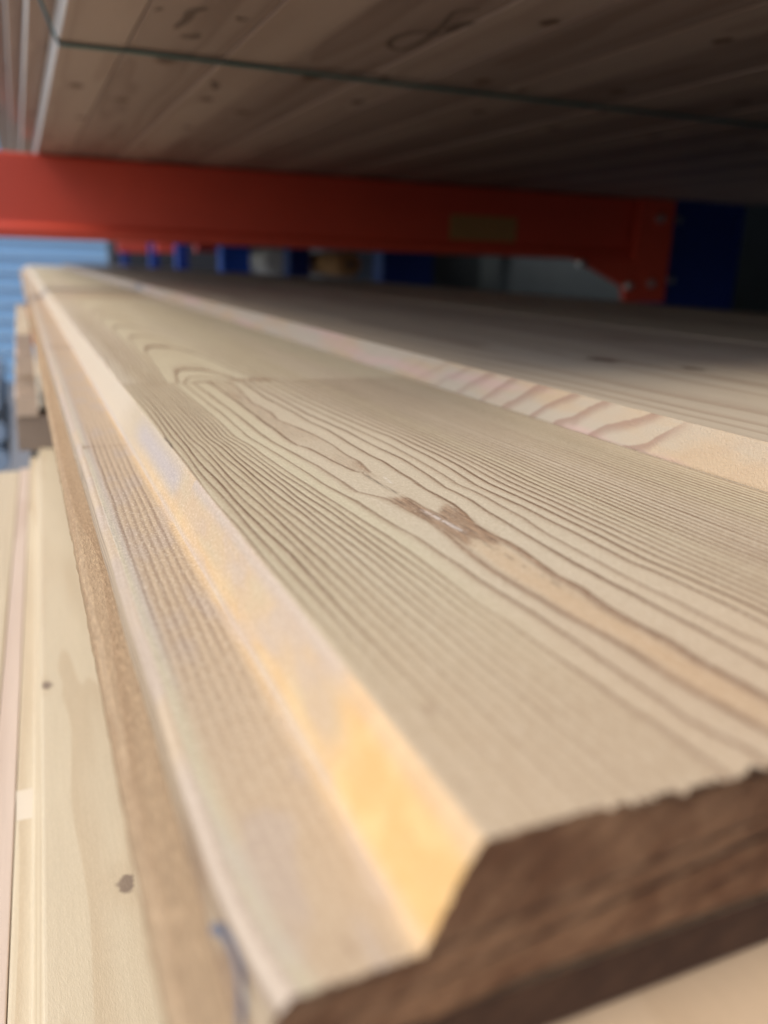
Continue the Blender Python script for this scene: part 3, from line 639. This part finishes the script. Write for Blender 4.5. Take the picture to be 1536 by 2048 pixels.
vpost('post', cpoly, -1.0, 1.6, M_blue, up)
for x, z in ((1.152, .147), (1.152, .038)): bolt(x, 1.289, z, up, r=.007, nm='rivet')
# lower level beam far left, orange
for y, x1, lb in ((2.2, .0, 'orange red lower rack beam glimpsed beyond the pale laths'), (.42, 1.1, 'orange red lower rack beam hidden under the lower stack')):
    zt = -.075 if y > 2 else -.1735
    o = prism('rack_beam', rpoly([(y, zt), (y, zt - .09), (y + .05, zt - .09), (y + .05, zt)], .004), 'x', -.012 if y > 2 else -.7, .30 if y > 2 else x1, M_orange, bev=0)
    tag(o, lb, 'rack beam', 'lower rack beams')
# second rack row beyond
b2_ = empty('rack_beam', (.6, 2.55, .09)); tag(b2_, 'dim red beam of the next rack row, just under the main beam', 'rack beam')
prism('beam_rail', rpoly([(2.55, .20), (2.55, .088), (2.60, .088), (2.60, .20)], .004), 'x', .60, 1.80, M_orange, parent=b2_, bev=0)
up2 = empty('rack_upright', (1.12, 2.45, -1.0)); tag(up2, 'blue upright of the next rack row, seen below the middle of the orange beam', 'rack upright', 'uprights of the far racks')
vpost('post', rpoly([(1.030, 2.50), (1.030, 2.42), (1.205, 2.42), (1.205, 2.50)], .004), -1.0, .8, M_blue, up2)
far = [(.905, .985, 2.99, M_blue, 'dark navy upright of a far rack under the beam'), (.745, .86, 3.38, M_bluel, 'bright blue upright of a far rack'),
       (.66, .71, 3.9, M_blue, 'third far blue upright towards the left'), (.60, .64, 4.3, M_blue, 'fourth far blue upright towards the left'), (.52, .555, 4.8, M_blue, 'farthest small blue upright near the cladding')]
for i, (x0, x1, y, m, lb) in enumerate(far):
    e_ = empty('rack_upright', ((x0 + x1) / 2, y, -1.0)); tag(e_, lb, 'rack upright', 'uprights of the far racks')
    vpost('post', rpoly([(x0, y + .08), (x0, y), (x1, y), (x1, y + .08)], .004), -1.0, .9, m, e_)
for i, (x0, x1, y, z0) in enumerate(((.69, .87, 3.6, .105), (.60, .73, 4.1, .100), (.48, .64, 4.6, .098))):
    o = prism('rack_beam', rpoly([(y, z0 + .1), (y, z0 - .03), (y + .05, z0 - .03), (y + .05, z0 + .1)], .003), 'x', x0, x1, M_orange, bev=0)
    tag(o, ['nearest short red beam between the far blue uprights', 'middle short red beam between the far blue uprights', 'farthest short red beam between the far blue uprights'][i], 'rack beam', 'short far red beams')
# wrapped goods on the far racks
def roll(name, x, y, z, r, L, mat, lb, cat, core=True):
    root = empty(name, (x, y, z - r)); tag(root, lb, cat)
    bm = bmesh.new(); bmesh.ops.create_cone(bm, cap_ends=True, segments=40, radius1=r, radius2=r, depth=L)
    bmesh.ops.bevel(bm, geom=[e for e in bm.edges if len(e.link_faces) == 2 and e.calc_face_angle() > 1], offset=r * .12, segments=3, affect='EDGES')
    bmesh.ops.rotate(bm, verts=bm.verts, matrix=Matrix.Rotation(math.pi / 2, 3, 'X'))
    for v in bm.verts: v.co += Vector((0, L / 2, r))
    me = bpy.data.meshes.new('wrap'); bm.to_mesh(me); bm.free(); me.materials.append(mat)
    for p in me.polygons: p.use_smooth = abs(p.normal.y) < .9
    o = bpy.data.objects.new('wrap', me); C.objects.link(o); o.parent = root
    if core:
        bm = bmesh.new(); bmesh.ops.create_cone(bm, cap_ends=True, segments=20, radius1=r * .3, radius2=r * .3, depth=.01)
        bmesh.ops.rotate(bm, verts=bm.verts, matrix=Matrix.Rotation(math.pi / 2, 3, 'X'))
        for v in bm.verts: v.co += Vector((0, -.002, r))
        me = bpy.data.meshes.new('core'); bm.to_mesh(me); bm.free(); me.materials.append(M_wrap)
        o = bpy.data.objects.new('core', me); C.objects.link(o); o.parent = root
roll('wrapped_roll', .905, 3.15, .045, .048, .5, M_white, 'white wrapped roll shining between the far blue uprights', 'roll', core=False)
roll('wrapped_roll', 1.05, 2.75, .045, .042, .5, M_label, 'dull beige roll beside the dark navy upright', 'roll')
pk = box('wrapped_pack', (1.25, 2.75, -.45), (2.05, 4.2, .52), M_wrap, bev=.02, seg=3); tag(pk, 'dark grey wrapped timber pack deep in the rack behind the beam', 'timber pack')
pk2 = box('wrapped_pack', (1.56, 1.55, -1.0), (2.3, 3.6, .75), M_wrap, bev=.02, seg=3); tag(pk2, 'dark grey wrapped pack standing right of the blue upright', 'timber pack')
# pale blue grey tubes beside the lower stack
for i, (x, z) in enumerate(((-.100, -.425), (-.100, -.505), (-.108, -.345))):
    roll('plastic_tube', x, 2.45, z, .034, .9, M_pipe, ['middle grey blue tube at the left picture edge', 'lowest grey blue tube at the left picture edge', 'topmost grey blue tube at the left picture edge'][i], 'tube', core=False)

blk_right = box('wrapped_pack', (1.36, -1.6, -1.0), (2.1, 1.24, 1.1), M_wrap, bev=.02, seg=3); tag(blk_right, 'unseen tall dark block added to keep light out on the right', 'timber pack')  # unseen block, added to darken the right side
rf = box('added_roof', (.75, -3, 1.75), (3.6, 5.2, 1.85), M_wallin, bev=0); tag(rf, 'unseen roof slab added over the racks to block light', 'roof')  # unseen slab, added to block light on the far racks


def stroke(pts, w0, i_, parent):
    q = []
    for k in range(len(pts) - 1):
        p0, p1, p2, p3 = (np.array(pts[max(0, min(len(pts) - 1, k + d))]) for d in (-1, 0, 1, 2))
        for t in (0, .25, .5, .75): q.append(tuple(.5 * (2 * p1 + (p2 - p0) * t + (2 * p0 - 5 * p1 + 4 * p2 - p3) * t * t + (3 * p1 - p0 - 3 * p2 + p3) * t ** 3)))
    pts = q + [pts[-1]]
    V = []; F = []; n = len(pts); zz = .1812 + [.0, .0006, .0, .0009, .0004, .0][i_ % 6]
    for i, (x, y) in enumerate(pts):
        a = Vector(pts[max(0, i - 1)]); b2 = Vector(pts[min(n - 1, i + 1)]); t = (b2 - a).normalized(); nn = Vector((-t.y, t.x)); wd = w0 * (.35 + .65 * math.sin(math.pi * (i + .4) / n))
        V += [(x + nn.x * wd, y + nn.y * wd, zz), (x - nn.x * wd, y - nn.y * wd, zz)]
    for i in range(n - 1): F.append((2 * i, 2 * i + 1, 2 * i + 3, 2 * i + 2))
    mesh_obj('knot_stroke', V, F, [M_streak], origin=(pts[0][0], pts[0][1], zz), parent=parent)  # dark stroke drawn for a knot mark on the board underside
M_streak = plain('dark_knot_stroke', (.13, .085, .06), .8, var=.3, vs=200)
UPB = [o for o in C.objects if o.name.startswith('ceiling_board') and 'underside' in o.get('label', '')]
for i_, w_, pl in ((3, .0022, [(.240, .44), (.230, .45), (.237, .481), (.241, .517), (.238, .54), (.227, .533), (.223, .514), (.229, .498), (.244, .492), (.2475, .478)]),
                   (3, .004, [(.2475, .462), (.244, .472), (.243, .486)]), (1, .0030, [(.099, .562), (.102, .541), (.102, .522), (.108, .511)]), (1, .0035, [(.105, .577), (.112, .578), (.115, .568)]),
                   (1, .002, [(.127, .519), (.130, .524), (.133, .521)]), (1, .0015, [(.083, .530), (.086, .523)]), (2, .003, [(.150, .70), (.156, .712), (.158, .73)])):
    stroke(pl, w_, i_, UPB[i_])

blk_rear = box('wrapped_pack', (.34, -1.6, -1.0), (1.34, -.45, 1.1), M_wrap, bev=.02, seg=3); tag(blk_rear, 'unseen dark block behind the viewer, added to darken the interior', 'timber pack')  # unseen block behind the camera, added to cut light from the rear
